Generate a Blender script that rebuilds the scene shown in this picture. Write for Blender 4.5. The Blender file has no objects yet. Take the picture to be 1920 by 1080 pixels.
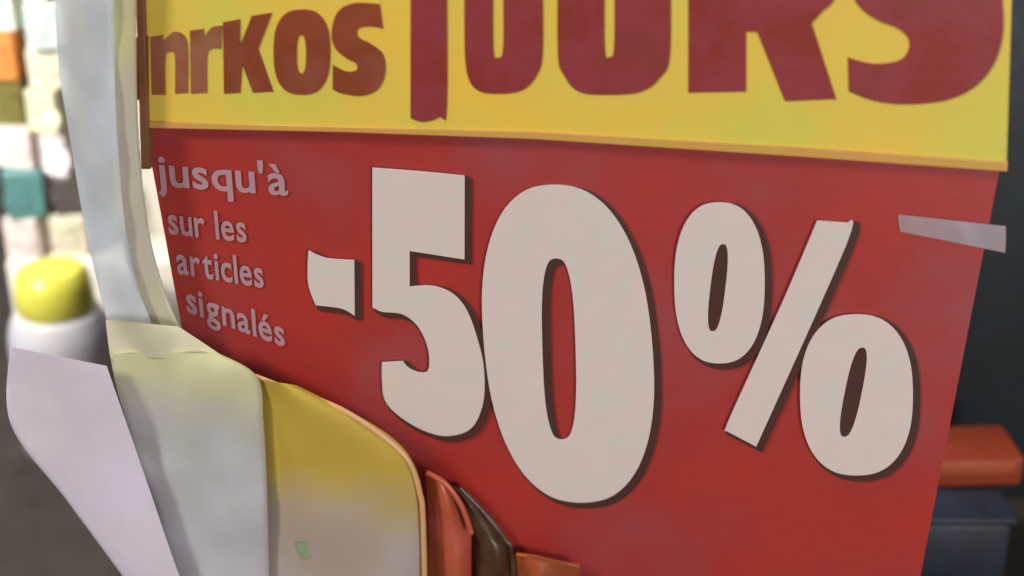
import bpy, bmesh, math, random
from mathutils import Vector, Matrix, noise
random.seed(4)
S = bpy.context.scene
C = S.collection
R = math.radians

# ------------------------------------------------------------------ camera
PITCH = R(25); ROLL = R(0.0); DIST = 0.9; VIEW_W = 0.6
TARGET = Vector((0, 0, 0.30))
FWD = Vector((0, math.cos(PITCH), -math.sin(PITCH)))
CAM = TARGET - FWD * DIST
cd = bpy.data.cameras.new('camera'); cam = bpy.data.objects.new('camera', cd); C.objects.link(cam)
cam.location = CAM; cam.rotation_euler = (math.pi / 2 - PITCH, 0, 0)
cd.sensor_width = 36; cd.lens = 36 * DIST / VIEW_W; cd.clip_start = 0.02; cd.clip_end = 50
cd.dof.use_dof = True; cd.dof.focus_distance = 0.9; cd.dof.aperture_fstop = 2.8
S.camera = cam
S.render.resolution_x, S.render.resolution_y = 1024, 576

# ------------------------------------------------------------------ shop light, with unseen lamps added for the left goods and the sheen
w = bpy.data.worlds.new('World'); S.world = w; w.use_nodes = True
w.node_tree.nodes['Background'].inputs[0].default_value = (1.0, 0.95, 0.90, 1)
w.node_tree.nodes['Background'].inputs[1].default_value = 0.27
def area(name, loc, aim, size, power, col, spread=180):
    l = bpy.data.lights.new(name, 'AREA'); l.energy = power; l.color = col; l.shape = 'RECTANGLE'
    l.size, l.size_y = size; l.spread = R(spread)
    o = bpy.data.objects.new(name, l); C.objects.link(o); o.location = loc
    o.rotation_euler = (Vector(aim) - Vector(loc)).to_track_quat('-Z', 'Y').to_euler()
area('ceiling_lamp_key', (-1.75, -1.45, 1.95), (0, 0, 0.3), (0.5, 0.5), 36, (1.0, 0.95, 0.88))
area('shelf_fill', (-0.78, 0.13, 1.6), (-0.45, 0.45, 0.35), (0.5, 0.08), 25, (0.95, 0.98, 1.0))  # unseen lamp added to brighten the goods at the left
area('added_shelf_beam', (-1.4, -1.2, 1.3), (-0.60, 0.45, 0.42), (0.15, 0.15), 2.6, (1.0, 0.99, 0.96), 26)  # narrow beam added to lift the left background, clear of the sign
area('sign_sheen_fill', (1.25, -2.2, 0.55), (0.15, 0, 0.35), (0.7, 0.5), 30, (1.0, 0.95, 0.94))  # low lamp added to lay a pink sheen on the red panel
S.view_settings.view_transform = 'Standard'; S.view_settings.look = 'None'
S.view_settings.exposure = -0.1; S.view_settings.gamma = 1.0

# ------------------------------------------------------------------ helpers
PXW = VIEW_W / 1920
RIGHT = Vector((1, 0, 0)); UP = RIGHT.cross(FWD)
def ray(px, py):
    return (FWD * DIST + RIGHT * ((px - 960) * PXW) + UP * ((540 - py) * PXW)).normalized()
YAW = R(7)
PU = Vector((math.cos(YAW), -math.sin(YAW), 0)); PV = Vector((0, 0, 1)); PN = Vector((-math.sin(YAW), -math.cos(YAW), 0))
PO = TARGET.copy()
def uv(px, py, d=0.0):               # a point of the photograph on the plane d metres in front of the sign face
    r = ray(px, py); o = PO + PN * d
    t = (o - CAM).dot(PN) / r.dot(PN)
    p = CAM + r * t - o
    return p.dot(PU), p.dot(PV)
def wp(u, v, d): return PO + PU * u + PV * v + PN * d
def P(px, py, d=0.0):
    return wp(*uv(px, py, d), d)
def at_y(px, py, y):
    r = ray(px, py); return CAM + r * ((y - CAM.y) / r.y)

def srgb(c):
    f = lambda x: x / 12.92 if x <= 0.04045 else ((x + 0.055) / 1.055) ** 2.4
    return tuple(f(v / 255) for v in c) + (1,)
MATS = {}
def mat(name, c1, c2=None, scale=20, rough=0.5, bump=0.1, bscale=60, alpha=1.0, coat=0.0, detail=4, c3=None, spec=0.5, aniso=None, lo=0.35, hi=0.65, crough=0.2, grad=None):
    """colours are given as the sRGB of the surface itself"""
    if name in MATS: return MATS[name]
    m = bpy.data.materials.new(name); m.use_nodes = True; nt = m.node_tree; N = nt.nodes; L = nt.links
    b = N['Principled BSDF']
    tc = N.new('ShaderNodeTexCoord')
    mp = N.new('ShaderNodeMapping'); L.new(tc.outputs['Object'], mp.inputs[0])
    if aniso: mp.inputs['Scale'].default_value = aniso
    n1 = N.new('ShaderNodeTexNoise'); n1.inputs['Scale'].default_value = scale; n1.inputs['Detail'].default_value = detail
    L.new(mp.outputs[0], n1.inputs[0])
    cr = N.new('ShaderNodeValToRGB'); L.new(n1.outputs['Fac'], cr.inputs[0])
    cr.color_ramp.elements[0].position = lo; cr.color_ramp.elements[1].position = hi
    cr.color_ramp.elements[0].color = srgb(c1); cr.color_ramp.elements[1].color = srgb(c2 or c1)
    if c3:
        e = cr.color_ramp.elements.new(0.5 * (lo + hi)); e.color = srgb(c3)
    col_out = cr.outputs[0]
    if grad:   # printed colour change from one height to another: (z0, z1, (sRGB top print))
        sp = N.new('ShaderNodeSeparateXYZ'); L.new(tc.outputs['Object'], sp.inputs[0])
        ma = N.new('ShaderNodeMath'); ma.operation = 'MULTIPLY_ADD'; L.new(n1.outputs['Fac'], ma.inputs[0]); ma.inputs[1].default_value = grad[3]; L.new(sp.outputs['Z'], ma.inputs[2])
        g = N.new('ShaderNodeMapRange'); g.interpolation_type = 'SMOOTHSTEP'; g.inputs[1].default_value = grad[0]; g.inputs[2].default_value = grad[1]; L.new(ma.outputs[0], g.inputs[0])
        mx = N.new('ShaderNodeMix'); mx.data_type = 'RGBA'; L.new(g.outputs[0], mx.inputs[0]); L.new(cr.outputs[0], mx.inputs[6]); mx.inputs[7].default_value = srgb(grad[2])
        col_out = mx.outputs[2]
    L.new(col_out, b.inputs['Base Color'])
    n2 = N.new('ShaderNodeTexNoise'); n2.inputs['Scale'].default_value = bscale; n2.inputs['Detail'].default_value = 5
    L.new(mp.outputs[0], n2.inputs[0])
    bp = N.new('ShaderNodeBump'); bp.inputs['Strength'].default_value = bump; bp.inputs['Distance'].default_value = 0.004
    L.new(n2.outputs['Fac'], bp.inputs['Height']); L.new(bp.outputs[0], b.inputs['Normal'])
    mr = N.new('ShaderNodeMapRange'); mr.inputs[3].default_value = max(0.02, rough - 0.12); mr.inputs[4].default_value = min(1, rough + 0.12)
    L.new(n2.outputs['Fac'], mr.inputs[0]); L.new(mr.outputs[0], b.inputs['Roughness'])
    b.inputs['Alpha'].default_value = alpha; b.inputs['Coat Weight'].default_value = coat; b.inputs['Coat Roughness'].default_value = crough
    b.inputs['Specular IOR Level'].default_value = spec
    MATS[name] = m; return m

def root(name, loc, label, cat, group=None):
    o = bpy.data.objects.new(name, None); C.objects.link(o); o.location = loc; o.empty_display_size = 0.02
    o['label'] = label; o['category'] = cat
    if group: o['group'] = group
    return o
def base_of(p):
    v = Vector((0, 0, 0))
    while p is not None: v += p.location; p = p.parent
    return v
def add(name, me, material, parent=None, tag=None, kind=None):
    o = bpy.data.objects.new(name, me); C.objects.link(o)
    if not me.materials: me.materials.append(material)
    if parent is not None:
        me.transform(Matrix.Translation(-base_of(parent))); o.parent = parent
    if tag:
        o['label'], o['category'] = tag[0], tag[1]
        if len(tag) > 2: o['group'] = tag[2]
    if kind: o['kind'] = kind
    return o
def smooth(me, ang=40):
    me.shade_smooth(); me.set_sharp_from_angle(angle=R(ang)); return me
def raw(verts, faces):
    me = bpy.data.meshes.new('m'); me.from_pydata([tuple(v) for v in verts], [], faces)
    bm = bmesh.new(); bm.from_mesh(me); bmesh.ops.recalc_face_normals(bm, faces=bm.faces); bm.to_mesh(me); bm.free()
    me.update(); return me

def catmull(pts, n=6):
    """closed smooth loop; a point with a third entry is a corner"""
    out = []; k = len(pts)
    tan = []
    for i in range(k):
        if len(pts[i]) > 2: tan.append((0, 0))
        else:
            a, b = pts[i - 1], pts[(i + 1) % k]
            tan.append(((b[0] - a[0]) * .5, (b[1] - a[1]) * .5))
    for i in range(k):
        a, b = pts[i], pts[(i + 1) % k]; ta, tb = tan[i], tan[(i + 1) % k]
        if len(a) > 2 and len(b) > 2: out.append((a[0], a[1])); continue
        for s in range(n):
            t = s / n; h1 = 2*t**3-3*t*t+1; h2 = t**3-2*t*t+t; h3 = -2*t**3+3*t*t; h4 = t**3-t*t
            out.append((h1*a[0]+h2*ta[0]+h3*b[0]+h4*tb[0], h1*a[1]+h2*ta[1]+h3*b[1]+h4*tb[1]))
    return out

def slab(loops, d_back, d_front, bevel=0.001, n=6, frame=None):
    """solid plate with a rounded edge, outline given in photograph points on its front face; further loops are holes"""
    cu = bpy.data.curves.new('c', 'CURVE'); cu.dimensions = '2D'; cu.fill_mode = 'BOTH'
    th = d_front - d_back
    cu.bevel_depth = bevel; cu.bevel_resolution = 2; cu.offset = -bevel
    cu.extrude = max(th / 2 - bevel, 0.00005)
    for lp in loops:
        q = [uv(x, y, d_front) for x, y in catmull(lp, n)]
        s = cu.splines.new('POLY'); s.points.add(len(q) - 1)
        for i, (a, b) in enumerate(q): s.points[i].co = (a, b, 0, 1)
        s.use_cyclic_u = True
    o = bpy.data.objects.new('c', cu); C.objects.link(o)
    dg = bpy.context.evaluated_depsgraph_get()
    me = bpy.data.meshes.new_from_object(o.evaluated_get(dg))
    bpy.data.objects.remove(o); bpy.data.curves.remove(cu)
    mid = (d_front + d_back) / 2
    M = Matrix((( PU.x, PV.x, PN.x, 0), (PU.y, PV.y, PN.y, 0), (PU.z, PV.z, PN.z, 0), (0, 0, 0, 1)))
    M.translation = PO + PN * mid
    me.transform(M)
    return smooth(me, 35)

def box(lo, hi, bev=0.002, rotz=0.0, seg=2):
    bm = bmesh.new(); bmesh.ops.create_cube(bm, size=1)
    c = (Vector(lo) + Vector(hi)) / 2; s = Vector(hi) - Vector(lo)
    for v in bm.verts: v.co = Vector((v.co.x * s.x, v.co.y * s.y, v.co.z * s.z))
    if bev: bmesh.ops.bevel(bm, geom=bm.edges[:], offset=bev, segments=seg, affect='EDGES', profile=0.5)
    bmesh.ops.rotate(bm, verts=bm.verts, cent=(0, 0, 0), matrix=Matrix.Rotation(rotz, 3, 'Z'))
    bmesh.ops.translate(bm, verts=bm.verts, vec=c)
    me = bpy.data.meshes.new('b'); bm.to_mesh(me); bm.free(); return smooth(me, 30)
def lathe(prof, loc, n=40):
    vs, fs = [], []
    for r, z in prof:
        for i in range(n):
            a = 2 * math.pi * i / n; vs.append(Vector(loc) + Vector((r * math.cos(a), r * math.sin(a), z)))
    for j in range(len(prof) - 1):
        for i in range(n):
            fs.append((j*n+i, j*n+(i+1) % n, (j+1)*n+(i+1) % n, (j+1)*n+i))
    fs.append(tuple(range(n))); fs.append(tuple(range((len(prof)-1)*n, len(prof)*n)))
    return smooth(raw(vs, fs), 35)
def tube(pts, rad, n=10):
    vs, fs = [], []
    for i, p in enumerate(pts):
        a = pts[max(i - 1, 0)]; b = pts[min(i + 1, len(pts) - 1)]
        t = (b - a).normalized(); x = t.cross(Vector((0, 1, 0.1))).normalized(); y = t.cross(x)
        r = rad[i] if isinstance(rad, (list, tuple)) else rad
        for k in range(n):
            an = 2 * math.pi * k / n; vs.append(p + x * (r * math.cos(an)) + y * (r * math.sin(an)))
    for i in range(len(pts) - 1):
        for k in range(n): fs.append((i*n+k, i*n+(k+1) % n, (i+1)*n+(k+1) % n, (i+1)*n+k))
    fs.append(tuple(range(n))); fs.append(tuple(range((len(pts)-1)*n, len(pts)*n)))
    return smooth(raw(vs, fs), 50)
def spline(pts, n=8):
    out = []
    for i in range(len(pts) - 1):
        p0 = pts[max(i-1, 0)]; p1 = pts[i]; p2 = pts[i+1]; p3 = pts[min(i+2, len(pts)-1)]
        for s in range(n):
            t = s / n
            out.append(tuple(0.5*((2*b)+(-a+c)*t+(2*a-5*b+4*c-d)*t*t+(-a+3*b-3*c+d)*t**3) for a, b, c, d in zip(p0, p1, p2, p3)))
    out.append(tuple(pts[-1])); return out

def sheet(left, right, d0, bulge, thick, cols=18, n=8, wr=0.002, wf=40, prof=1.0, seed=0.0):
    """a bulging sheet with real thickness between two edges drawn in photograph points"""
    Lp, Rp = spline(left, n), spline(right, n)
    m = len(Lp); vs = []
    dd = (lambda t: d0) if not callable(d0) else d0
    for layer in (0, 1):
        for j in range(m):
            a, b = Lp[j], Rp[j]
            for i in range(cols + 1):
                t = i / cols; px = a[0] + (b[0]-a[0])*t; py = a[1] + (b[1]-a[1])*t
                d = dd(j/(m-1)) + bulge * math.sin(math.pi * t) ** prof
                q = P(px, py, d)
                d += wr * noise.noise(Vector((q.x * wf + seed, q.z * wf * .55, seed)))
                vs.append(P(px, py, d - thick * layer))
    fs = []; k = cols + 1; o = m * k
    for j in range(m - 1):
        for i in range(cols):
            a = j*k+i; fs.append((a, a+1, a+k+1, a+k)); fs.append((o+a, o+a+k, o+a+k+1, o+a+1))
    for j in range(m - 1):
        for i in (0, cols):
            a = j*k+i; fs.append((a, a+k, o+a+k, o+a))
    for i in range(cols):
        for j in (0, m-1):
            a = j*k+i; fs.append((a, a+1, o+a+1, o+a))
    return smooth(raw(vs, fs), 60)

# ------------------------------------------------------------------ setting
M_floor = mat('floor_grey', (64, 55, 50), (52, 45, 42), 30, 0.6, 0.15, 200)
add('floor', raw([(-3, -2.5, 0), (3, -2.5, 0), (3, 3, 0), (-3, 3, 0)], [(0, 1, 2, 3)]), M_floor, kind='structure')
M_wall = mat('dark_wall', (22, 18, 20), (34, 26, 24), 6, 0.8, 0.1, 50)
add('wall', box((-3, 1.2, 0), (3, 1.25, 2.0), 0.0), M_wall, kind='structure')

# ------------------------------------------------------------------ red sign
def line_to_floor(a, b, d):
    ua, ub = uv(*a, d), uv(*b, d)
    t = (-PO.z + 0.001 - ua[1]) / (ub[1] - ua[1])
    return (ua[0] + (ub[0]-ua[0])*t, -PO.z + 0.001)
sign_red = mat('sign_red', (180, 38, 24), (156, 66, 70), 9, 0.55, 0.07, 140, coat=1.0, crough=0.4, detail=12, c3=(168, 42, 38), lo=.3, hi=.7)
sign = root('discount_sign', wp(0, -PO.z, 0), 'red upright display sign reading -50% in raised white figures', 'sign')
tl, tr = uv(262, 190, 0), uv(1889, 240, 0)
bl, br = line_to_floor((264, 235), (338, 620), 0), line_to_floor((1889, 310), (1742, 1020), 0)
def quad_plate(c, d0, d1, nx=40, ny=30, wav=0.0):
    # c = tl,tr,br,bl in sign coordinates
    vs = []; fs = []
    for layer in (d1, d0):
        for j in range(ny + 1):
            for i in range(nx + 1):
                s, t = i / nx, j / ny
                u = (c[0][0]*(1-s)+c[1][0]*s)*(1-t)+(c[3][0]*(1-s)+c[2][0]*s)*t
                v = (c[0][1]*(1-s)+c[1][1]*s)*(1-t)+(c[3][1]*(1-s)+c[2][1]*s)*t
                k = wav * noise.noise(Vector((u * 9, v * 9, 3)))
                vs.append(wp(u, v, layer + k))
    k = nx + 1; o = k * (ny + 1)
    for j in range(ny):
        for i in range(nx):
            a = j*k+i; fs.append((a, a+1, a+k+1, a+k)); fs.append((o+a, o+a+k, o+a+k+1, o+a+1))
    for j in range(ny):
        for i in (0, nx): a = j*k+i; fs.append((a, a+k, o+a+k, o+a))
    for i in range(nx):
        for j in (0, ny): a = j*k+i; fs.append((a, a+1, o+a+1, o+a))
    return smooth(raw(vs, fs), 40)
add('panel', quad_plate([tl, tr, br, bl], -0.012, 0.0, wav=0.0015), sign_red, sign)

let_m = mat('raised_white', (224, 208, 200), (216, 210, 202), 60, 0.45, 0.03, 240, coat=0.1, detail=8, c3=(222, 206, 200))
shadow_m = mat('letter_shadow', (82, 42, 36), (70, 46, 36), 40, 0.5)
T = 0.0025
five = [(698,315,1),(790,322),(871,330,1),(871,487,1),(768,471,1),(768,538,1),(808,536),(846,549),(874,580),(894,632),(907,690),(906,755),(884,803),(840,818),(795,808),(750,782),(722,752),(716,715),(716,680,1),(755,678,1),(772,694),(801,697),(803,658),(785,615),(755,590),(716,585),(698,576,1)]
def oval(cx, cy, rx, ry, e=2.4, sh=0.0, n=28):
    out = []
    for i in range(n):
        a = 2*math.pi*i/n; c, d = math.cos(a), math.sin(a)
        x = rx*math.copysign(abs(c)**(2/e), c); y = ry*math.copysign(abs(d)**(2/e), d)
        out.append((cx + x + sh*y, cy + y))
    return out
zero = oval(1065, 645, 158, 298, 2.35, 0.085); zero_h = oval(1048, 655, 31, 170, 2.8, 0.03)
minus = [(578,470,1),(612,484),(664,488,1),(665,593,1),(640,579),(592,573,1),(577,530)]
ring1 = oval(1349, 531, 85, 151, 2.4, 0.0); hole1 = oval(1346, 540, 14, 82, 2.6, -0.12)
slash = [(1532,414,1),(1590,418,1),(1586,462),(1418,838,1),(1361,808,1),(1370,780),(1470,560)]
ring2 = oval(1606, 741, 106, 151, 2.4, 0.0); hole2 = oval(1600, 736, 16, 84, 2.6, -0.2)
def grow(lp, k, dx=0, dy=0):
    q = catmull(lp, 4); out = []
    for i in range(len(q)):
        a, b = q[i-1], q[(i+1) % len(q)]
        tx, ty = b[0]-a[0], b[1]-a[1]; l = math.hypot(tx, ty) or 1
        out.append((q[i][0] + ty/l*k + dx, q[i][1] - tx/l*k + dy, 1))
    return out
def figure(name, loops, shadow_hole=None):
    o = add(name, slab(loops, 0.0012, T, 0.00025), let_m, sign)
    bk = [grow(loops[0], 5, 9, 6)] + ([[(x + 12, y + 8) for x, y in shadow_hole]] if shadow_hole else [])
    add('painted_shadow', slab(bk, 0.0006, 0.0017, 0.0003), shadow_m, o)  # dark copy shifted right and down, painting the figure's shadow and its holes
    return o
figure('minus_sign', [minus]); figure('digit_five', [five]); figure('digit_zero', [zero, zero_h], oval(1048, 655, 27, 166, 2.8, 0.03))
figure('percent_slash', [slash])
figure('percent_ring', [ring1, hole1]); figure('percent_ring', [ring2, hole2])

# small worn lettering at the left of the sign: four lines of strokes too blurred to read
txt_m = mat('print_pale', (184, 142, 154), (172, 142, 154), 120, 0.5, 0.05, 200, c3=(186, 144, 150))
mauve = mat('print_mauve', (146, 92, 100), (130, 84, 88), 60, 0.5, 0.05)
def rect(x0, y0, x1, y1, sk=0.0):
    return [(x0, y0, 1), (x1, y0 + sk*(x1-x0), 1), (x1, y1 + sk*(x1-x0), 1), (x0, y1, 1)]
def ltr(kind, x, y, w, h, sk, t):
    """one blurred character: a closed outline made of upright strokes, bars and bows"""
    Y = lambda xx, yy: yy + sk * (xx - x)
    f = lambda pts: [(a, Y(a, b)) + ((1,) if c else ()) for a, b, c in pts]
    x1, y1 = x + w, y + h; m = x + w/2; ym = y + h/2
    if kind == 'i': return [f([(x,y,1),(x1,y,1),(x1,y1,1),(x,y1,1)])]
    if kind == 'o': return [f([(m,y,0),(x1,y+h*.22,0),(x1,y1-h*.22,0),(m,y1,0),(x,y1-h*.22,0),(x,y+h*.22,0)]), f([(m,y+t*1.1,0),(x1-t,ym-h*.1,0),(x1-t,ym+h*.1,0),(m,y1-t*1.1,0),(x+t,ym+h*.1,0),(x+t,ym-h*.1,0)])]
    if kind == 'u': return [f([(x,y,1),(x+t,y,1),(x+t,y1-t,1),(x1-t,y1-t,1),(x1-t,y,1),(x1,y,1),(x1,y1,1),(x,y1,1)])]
    if kind == 'n': return [f([(x,y,1),(x1,y,1),(x1,y1,1),(x1-t,y1,1),(x1-t,y+t,1),(x+t,y+t,1),(x+t,y1,1),(x,y1,1)])]
    if kind == 'l': return [f([(x,y,1),(x+t,y,1),(x+t,y1-t,1),(x1,y1-t,1),(x1,y1,1),(x,y1,1)])]
    if kind == 's': return [f([(x1,y,1),(x1,y+t,1),(x+t,y+t,1),(x+t,ym-t/2,1),(x1,ym-t/2,1),(x1,y1,1),(x,y1,1),(x,y1-t,1),(x1-t,y1-t,1),(x1-t,ym+t/2,1),(x,ym+t/2,1),(x,y,1)])]
    if kind == 'c': return [f([(x1,y,1),(x1,y+t,1),(x+t,y+t,1),(x+t,y1-t,1),(x1,y1-t,1),(x1,y1,1),(x,y1,1),(x,y,1)])]
txt_bright = mat('print_pale_bright', (190, 142, 144), (178, 138, 144), 120, 0.5, 0.05, 200)
def type_mesh(ch, u0, v0, ux, vx, uy, vy, d):
    # one printed character; u/v axes of the baseline and of the upright are given on the sign
    cu = bpy.data.curves.new('t', 'FONT'); cu.body = ch; cu.size = 1; cu.extrude = 0.02; cu.offset = 0.018; cu.resolution_u = 4
    o = bpy.data.objects.new('t', cu); C.objects.link(o)
    bpy.context.view_layer.update()
    me = bpy.data.meshes.new_from_object(o.evaluated_get(bpy.context.evaluated_depsgraph_get()))
    bpy.data.objects.remove(o); bpy.data.curves.remove(cu)
    xs = [v.co.x for v in me.vertices]; x0, x1 = min(xs), max(xs)
    for v in me.vertices:
        a, b = v.co.x - x0, v.co.y
        v.co = wp(u0 + a*ux + b*uy, v0 + a*vx + b*vy, d + v.co.z * 0.006)
    me.materials.clear()
    return me, x1 - x0
def text_line(x, y, word, x_end, h, sk, m=txt_m):
    # x, y = left end of the baseline in the photograph, h = height of a tall letter
    o = uv(x, y); e = uv(x_end, y + sk*(x_end-x)); t = uv(x, y - h)
    sy = (t[1]-o[1]) / 0.7
    trial = []; tot = 0; GAP = 0.075
    for ch in word:
        me, wd = type_mesh(ch, 0, 0, 1, 0, 0, 1, 0) if ch != ' ' else (None, .2)
        if me: bpy.data.meshes.remove(me)
        trial.append(wd); tot += wd + GAP
    ux = (e[0]-o[0])/tot; vx = (e[1]-o[1])/tot
    pen = 0; ln = None
    for ch, wd in zip(word, trial):
        if ch != ' ':
            me, _ = type_mesh(ch, o[0]+pen*ux, o[1]+pen*vx, ux, vx, 0, sy, 0.0011)
            ob = add('text_line' if ln is None else 'letter', me, m, sign if ln is None else ln)
            ln = ln or ob
        pen += wd + GAP
text_line(296, 346, "jusqu'à", 548, 58, 0.075)
text_line(318, 436, 'sur les', 468, 52, 0.11, txt_bright)
text_line(334, 510, 'articles', 500, 52, 0.17)
text_line(352, 582, 'signalés', 540, 50, 0.36)

# pale strip of tape at the right edge of the sign
tape = root('clear_tape', P(1700, 440, 0.003), 'short pale strip of cloudy tape at the right edge of the red sign', 'tape')
fold_m = mat('film_fold', (206, 176, 182), (196, 190, 200), 40, 0.35, 0.25, 60, alpha=0.5, coat=0.4)
film_m = mat('clear_film', (206, 150, 154), (214, 170, 172), 25, 0.4, 0.3, 60, alpha=0.22, coat=0.3)
add('strip', sheet([(1684,402),(1685,418),(1688,434)], [(1886,424),(1886,448),(1885,474)], 0.0015, 0.0006, 0.0003, cols=34, n=10, wr=0.0012, wf=90), fold_m, tape)

# ------------------------------------------------------------------ yellow header board
HD = 0.009
yel = mat('header_yellow', (238, 198, 74), (216, 206, 84), 14, 0.5, 0.04, 160, c3=(230, 200, 80), coat=0.1, detail=8)
head = root('header_board', P(1070, 280, HD), 'yellow board with dark red lettering cut off along the top above the red sign', 'board')
add('board', slab([[(252,-130,1),(1902,-130,1),(1889,312,1),(1500,286,1),(1000,252,1),(266,230,1)]], 0.002, HD, 0.0015), yel, head)
lip_m = mat('header_lip', (214, 160, 84), (206, 164, 80), 30, 0.4, 0.1, coat=0.2)
add('lip', slab([[(262,228,1),(640,238,1),(1000,247,1),(1500,276,1),(1890,304,1),(1889,322,1),(1500,294,1),(1000,261,1),(640,248,1),(266,240,1)]], 0.003, HD + 0.0010, 0.0004), lip_m, head)
red_l = mat('header_lettering', (140, 44, 34), (130, 52, 28), 20, 0.5, 0.05, 160, c3=(146, 52, 60), coat=0.1, detail=6)
brn_l = mat('header_lettering_faded', (150, 84, 54), (138, 74, 42), 26, 0.5, 0.05, 160, c3=(154, 98, 74), detail=8)
brn_d = mat('header_lettering_brown', (144, 66, 36), (144, 72, 54), 26, 0.5, 0.05, 160, c3=(134, 62, 30), detail=8)
HF = HD + 0.0008
def glyph(loops, m): add('letter', slab(loops, HD - 0.0005, HF, 0.0002), m, head)
add('edge_trim', slab([[(250,-120,1),(266,-120,1),(280,318,1),(264,318,1)]], 0.004, HD + 0.0035, 0.001), mat('trim_brown', (136, 92, 60), (120, 76, 44), 40, .5, .2), head)
# stem that drops below the line, then two tall bowls with a narrow slit, a forked letter and a wide round one
glyph([[(770,-100,1),(837,-100,1),(838,196),(824,220),(792,229),(770,222,1)]], red_l)
glyph([[(872,-100,1),(1016,-100,1),(1018,90),(1006,142),(978,170),(935,176),(896,170),(876,138),(871,60)], [(925,-60,1),(943,-60,1),(944,86),(934,108),(925,90)]], red_l)
glyph([[(1047,-100,1),(1256,-100,1),(1257,96),(1238,146),(1200,173),(1140,178),(1086,173),(1058,142),(1046,96)], [(1134,-60,1),(1152,-60,1),(1152,86),(1143,107),(1134,90)]], red_l)
glyph([[(1291,-100,1),(1570,-100,1),(1568,-10),(1540,24),(1522,44,1),(1568,186,1),(1472,190,1),(1420,60,1),(1399,60,1),(1399,172,1),(1291,174,1)]], red_l)
glyph([[(1600,-100,1),(1860,-100,1),(1876,-30),(1882,50),(1868,112),(1832,160),(1776,188),(1700,196),(1640,190),(1592,172,1),(1590,108,1),(1640,120),(1690,112),(1706,84),(1690,58),(1640,36),(1606,6),(1592,-40)]], red_l)
glyph([[(240,74,1),(278,68,1),(279,188,1),(247,188,1)]], brn_d)
glyph([[(282,70,1),(306,66,1),(308,76),(326,60),(346,68),(352,96),(352,174,1),(328,176,1),(328,106),(319,98),(310,108),(310,178,1),(285,178,1)]], brn_l)
glyph([[(356,58,1),(382,54,1),(384,68),(396,52),(416,48,1),(414,92,1),(396,92),(388,108),(388,174,1),(358,176,1)]], brn_l)
glyph([[(418,42,1),(450,36,1),(450,86,1),(472,30,1),(510,24,1),(484,92,1),(512,172,1),(474,174,1),(454,120,1),(450,174,1),(420,176,1)]], brn_d)
glyph([oval(566, 98, 53, 80, 2.6, 0.0), oval(565, 102, 9, 36, 2.5, 0)], brn_d)
glyph([[(712,8,1),(718,54,1),(694,50),(672,54),(672,70),(694,82),(718,102),(722,138),(708,168),(678,180),(642,176),(624,168,1),(624,122,1),(648,134),(668,132),(668,120),(650,110),(628,90),(622,58),(634,22),(664,6)]], brn_d)

# ------------------------------------------------------------------ pale plastic rail down the left edge of the sign
rail = root('plastic_rail', P(300, 700, 0.03), 'narrow glossy blue-white plastic rail slanting down left of the red sign', 'rail')
rl_m = mat('rail_plastic', (226, 234, 244), (236, 236, 228), 14, 0.3, 0.3, 30, coat=0.7, alpha=0.6, c3=(220, 228, 236), aniso=(2, 2, .6))
add('face', sheet([(100,-60),(110,120),(134,280),(160,430),(190,560),(216,650),(250,760)], [(212,-60),(214,120),(220,250),(232,400),(254,520),(290,620),(350,760)], 0.029, 0.0015, 0.002, cols=30, n=12, wr=0.0035, wf=60, prof=0.4), rl_m, rail)
re_m = mat('rail_edge', (206, 206, 150), (206, 186, 180), 16, 0.3, 0.2, 60, coat=0.5, c3=(196, 190, 176), aniso=(1, 1, .4))
add('lip', sheet([(200,-60),(204,120),(210,250),(222,400),(244,520),(282,620),(342,760)], [(256,-60),(256,120),(260,250),(274,400),(298,510),(336,610),(400,730)], 0.0235, 0.0022, 0.002, cols=12, n=12, wr=0.0012, wf=50, prof=0.5), re_m, rail)

# ------------------------------------------------------------------ film-wrapped pack under the rail
pack = root('wrapped_pack', P(400, 1380, 0.03), 'pale grey film-wrapped pack standing between the white flap and the yellow pouch', 'pack')
pk_m = mat('pack_film', (188, 188, 194), (184, 186, 174), 10, 0.7, 0.15, 50, spec=.25, c3=(192, 190, 196), detail=6, grad=(.27, .32, (206, 206, 160), .06))
add('bag', sheet([(206,664),(222,740),(262,870),(300,970),(345,1120),(430,1380)], [(410,662),(482,706),(494,790),(500,900),(506,1120),(514,1380)], 0.034, 0.009, 0.002, cols=40, n=12, wr=0.005, wf=40, prof=0.45), pk_m, pack)
gr_m = mat('pack_top', (204, 206, 160), (210, 204, 178), 16, 0.7, 0.2, 40, spec=.25, c3=(206, 202, 170))
add('top_seal', sheet([(198,600),(202,636),(207,672)], [(334,612),(380,642),(424,672)], 0.037, 0.005, 0.002, cols=36, n=8, wr=0.0025, wf=60), gr_m, pack)

# ------------------------------------------------------------------ white flap in the corner
wh = mat('white_card', (232, 222, 234), (226, 218, 236), 14, 0.4, 0.05, 160, c3=(220, 212, 224), coat=.2)
fl = add('carton_flap', sheet([(19,650),(20,795),(126,939),(232,1083),(440,1366)], [(200,686),(236,790),(287,937),(338,1085),(446,1380)], 0.053, 0.002, 0.0025, cols=20, n=10, wr=0.003, wf=22, prof=.7), wh, None,
   ('pale lavender-white carton flap slanting across the bottom left corner over the grey floor', 'carton flap'))

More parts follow.
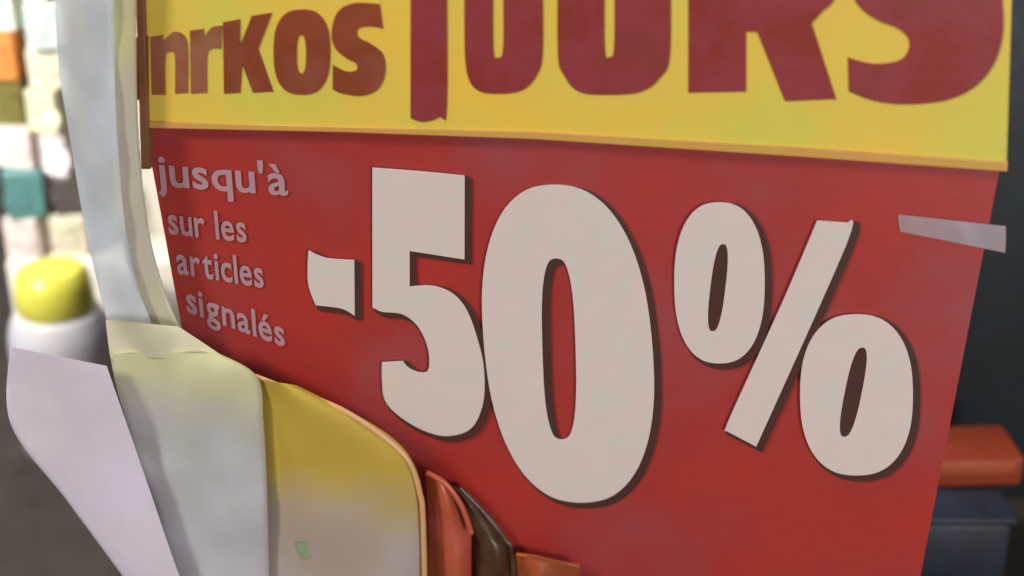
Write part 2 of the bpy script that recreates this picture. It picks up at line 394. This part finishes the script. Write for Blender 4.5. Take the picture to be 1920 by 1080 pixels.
# ------------------------------------------------------------------ bottle with yellow cap
def lathe_at(px, py, d): return P(px, py, d)
BY = 0.33
q = at_y(106, 580, BY); kx = (CAM - q).length / 0.9
bt = root('capped_bottle', (q.x, q.y, 0), 'pale squat bottle with a bright yellow cap beside the plastic sleeve', 'bottle')
rb = 92 * PXW * kx; rc = 68 * PXW * kx
z0 = q.z; ztop = z0 + 84 * PXW * kx
add('body', lathe([(rb*.94, 0), (rb, 0.004), (rb, z0-0.034), (rb*.985, z0-0.022), (rb*.93, z0-0.010), (rb*.84, z0-.002), (rc*.9, z0+.001), (rc*.88, z0+.004)], (q.x, q.y, 0)), mat('bottle_body', (206, 200, 196), (192, 192, 206), 20, 0.35, 0.1, coat=0.3), bt)
add('label', lathe([(rb*1.004, .03), (rb*1.008, .032), (rb*1.008, z0-.045), (rb*1.004, z0-.043)], (q.x, q.y, 0)), mat('bottle_label', (176, 190, 176), (196, 196, 160), 30, .5, .05), bt)
cap = add('cap', lathe([(rc*.95, z0+.002), (rc, z0+.005), (rc*1.01, z0+.014), (rc*.99, ztop-.016), (rc*.93, ztop-.007), (rc*.8, ztop-.002), (rc*.5, ztop)], (q.x, q.y, 0)), mat('cap_yellow', (222, 216, 78), (214, 206, 84), 40, 0.4, 0.05, coat=0.3), bt)

# ------------------------------------------------------------------ yellow pouch in front of the sign
po = root('yellow_pouch', P(650, 1340, 0.05), 'mustard yellow pouch with a rounded shoulder leaning on the lower left of the sign', 'pouch')
pm = mat('pouch_print', (178, 164, 152), (180, 172, 176), 9, 0.65, 0.12, 40, spec=.3, c3=(176, 160, 146), grad=(.165, .215, (190, 162, 66), .09))
add('bag', sheet([(486,712),(494,800),(500,900),(500,1000),(500,1350)], [(556,722),(716,806),(780,880),(796,1000),(800,1350)], 0.024, 0.013, 0.002, cols=30, n=10, wr=0.004, wf=28, prof=0.5), pm, po)
peach = mat('seam_peach', (222, 166, 110), (214, 172, 128), 40, 0.4, 0.1, coat=0.3)
add('seam', tube([P(x, y, 0.030) for x, y in spline([(478,704),(560,736),(640,768),(712,814),(764,862),(786,920),(794,1000),(800,1350)], 8)], [0.0012]*6+[0.0018]*51), peach, po)
add('green_print', sheet([(556,1018),(558,1032),(566,1048)], [(586,1014),(596,1030),(590,1044)], 0.0352, 0.0006, 0.0006, cols=8), mat('spot_green', (140, 164, 124), (156, 166, 138), 60, .4), po)

# ------------------------------------------------------------------ small things along the foot of the sign
sa = root('orange_sachet', P(840, 1340, 0.02), 'small orange-red sachet wedged beside the yellow pouch under the figure five', 'sachet')
add('body', sheet([(796,880),(802,960),(800,1060),(800,1350)], [(846,912),(880,990),(884,1060),(884,1350)], 0.010, 0.012, 0.002, cols=14, wr=0.006, wf=50), mat('sachet_orange', (176, 84, 42), (196, 92, 72), 24, .4, .2, 60, coat=.3), sa)
add('fin_seal', tube([P(x, y, 0.020) for x, y in spline([(800,886),(836,908),(866,950),(884,1000)], 6)], 0.0018), MATS['sachet_orange'], sa)
dkg = root('gap_shade', P(900, 1340, 0.02), 'dark brown sheet put in for the narrow shadowed gap beside the orange sachet', 'packet')
dkm = mat('gap_shade_brown', (84, 60, 40), (100, 84, 66), 24, .4, .3, 60, coat=.3, c3=(72, 46, 26))
add('body', sheet([(838,904),(868,950),(884,1000),(888,1060),(880,1350)], [(862,916),(906,962),(946,1012),(962,1060),(970,1350)], 0.004, 0.010, 0.002, cols=14, wr=0.006, wf=60), dkm, dkg)  # shadowed gap beside the sachet, built as a dark sheet
add('fin_seal', tube([P(x, y, 0.008) for x, y in spline([(862,914),(906,960),(946,1010),(962,1060),(970,1350)], 6)], 0.0018), dkm, dkg)
ow = root('orange_wrapper', P(1050, 1340, 0.01), 'crinkled orange-brown snack packet at the bottom edge below the big zero', 'packet')
owm = mat('wrapper_orange', (176, 84, 40), (168, 58, 44), 22, .4, .4, 50, coat=.3, c3=(150, 76, 44))
add('bag', sheet([(968,1040),(968,1076),(970,1350)], [(1086,1062),(1090,1096),(1092,1350)], 0.008, 0.012, 0.001, cols=30, wr=0.008, wf=60), owm, ow)
add('fin_seal', tube([P(x, y, 0.013) for x, y in spline([(968,1040),(1000,1044),(1044,1054),(1086,1062)], 6)], 0.0014), owm, ow)

# ------------------------------------------------------------------ dark goods beyond the right edge of the sign
def crate(name, px0, py0, px1, Y, depth, m, label, cat):
    a, b = at_y(px0, py0, Y), at_y(px1, py0, Y)
    r = root(name, ((a.x+b.x)/2, Y, 0), label, cat)
    add('body', box((a.x, Y, 0), (b.x, Y+depth, a.z), .004), m, r)
    add('lid', box((a.x-.002, Y-.002, a.z+.0005), (b.x+.002, Y+depth+.002, a.z+.006), .0015), m, r)
    return r, a, b
blu = mat('crate_blue', (44, 54, 70), (34, 36, 46), 20, .5, .1)
r1, a1, b1 = crate('dark_blue_crate', 1640, 985, 1900, 0.10, .10, blu, 'dark blue-grey crate under the orange packet right of the sign', 'crate')
tea = mat('crate_slate', (34, 42, 48), (28, 36, 38), 20, .6, .1)
r2, a2, b2 = crate('slate_cabinet', 1640, -300, 2150, 0.24, .3, tea, 'tall dark slate cabinet behind the right edge of the sign', 'cabinet')
o0, o1 = at_y(1752, 862, 0.14), at_y(1896, 862, 0.14)
ob = root('orange_carton', ((o0.x+o1.x)/2, 0.14, a1.z+.0065), 'bright orange carton lying on the dark crate right of the sign', 'carton')
om = mat('carton_orange', (166, 68, 36), (156, 60, 34), 30, .5, .1, 60)
h = at_y(1830, 862, 0.14).z - (a1.z+.0065)
add('box', box((o0.x, .14, a1.z+.0065), (o1.x+.01, .19, a1.z+.0065+h), .003, 0.05), om, ob)
add('closing_flap', box((o0.x+.004, .138, a1.z+.0065+h*.55), (o1.x+.004, .1395, a1.z+.0065+h*.96), .0004, 0.05), mat('flap_orange', (188, 90, 52), (196, 98, 58), 40, .5, .1), ob)

# ------------------------------------------------------------------ stacked small cartons far behind at the left
SY = 0.42
xl, xr = at_y(-16, 300, SY).x, at_y(330, 300, SY).x
shm = mat('stand_pale', (226, 218, 202), (212, 206, 192), 30, .5, .05)
dk = mat('upright_dark', (16, 12, 14), (24, 18, 20), 30, .6, .05)
zb = at_y(60, 488, SY).z
stand = root('goods_stand', ((xl+xr)/2, SY, 0), 'pale display stand behind the yellow-capped bottle', 'stand')
add('plinth', box((xl, SY-.004, 0), (xr, SY+.07, zb), .002), shm, stand)
add('back_panel', box((xl, SY+.071, 0), (xr, SY+.078, .95), .001), shm, stand)
STK = [
 [((228,196,186),'pink'), ((96,146,142),'teal'), ((214,186,172),'dusty rose'), ((120,112,56),'dark olive'), ((226,140,70),'apricot'), ((226,220,190),'cream'), ((230,140,76),'peach')],
 [((222,206,160),'sand'), ((96,88,84),'charcoal'), ((232,214,214),'rose white'), ((206,196,130),'straw'), ((228,214,170),'wheat'), ((206,228,214),'aqua white'), ((238,222,180),'vanilla'), ((206,140,100),'salmon')]]
sn = ['left', 'right']
sw = [.036, .034]
x = xl + .001
for c in range(2):
    z = zb
    for k, (col, nm) in enumerate(STK[c]):
        h = random.uniform(.034, .05); wd = sw[c]*random.uniform(.8, 1.15); dp = random.uniform(.045, .06)
        y0 = SY + random.uniform(0, .014); xc = x + sw[c]/2 + random.uniform(-.003, .003)
        rz = random.uniform(-.3, .3)
        if nm not in ('peach', 'apricot', 'salmon', 'dark olive', 'teal', 'caramel', 'charcoal'): col = tuple(int(v*.6 + 98) for v in col)
        m = mat('carton_'+nm.replace(' ', '_'), col, tuple(int(v*.88) for v in col), 90, .4, .05)
        r = root('small_carton', (xc, y0, z), 'small %s carton in the %s stack behind the plastic rail' % (nm, sn[c]), 'carton', 'cartons stacked on the stand')
        add('box', box((xc-wd/2, y0, z+.0002), (xc+wd/2, y0+dp, z+h), .001, rz, 1), m, r)
        lc = tuple(min(250, int(v*1.1)+14) for v in col) if random.random() < .6 else tuple(int(v*.75) for v in col)
        add('label', box((xc-wd*random.uniform(.2, .38), y0-.0016, z+h*.25), (xc+wd*random.uniform(.2, .38), y0-.0002, z+h*random.uniform(.5, .8)), .0002, rz, 1), mat('label_'+nm.replace(' ', '_'), lc, col, 160, .4, .02), r)
        z += h + .0004
    x += sw[c] + .001
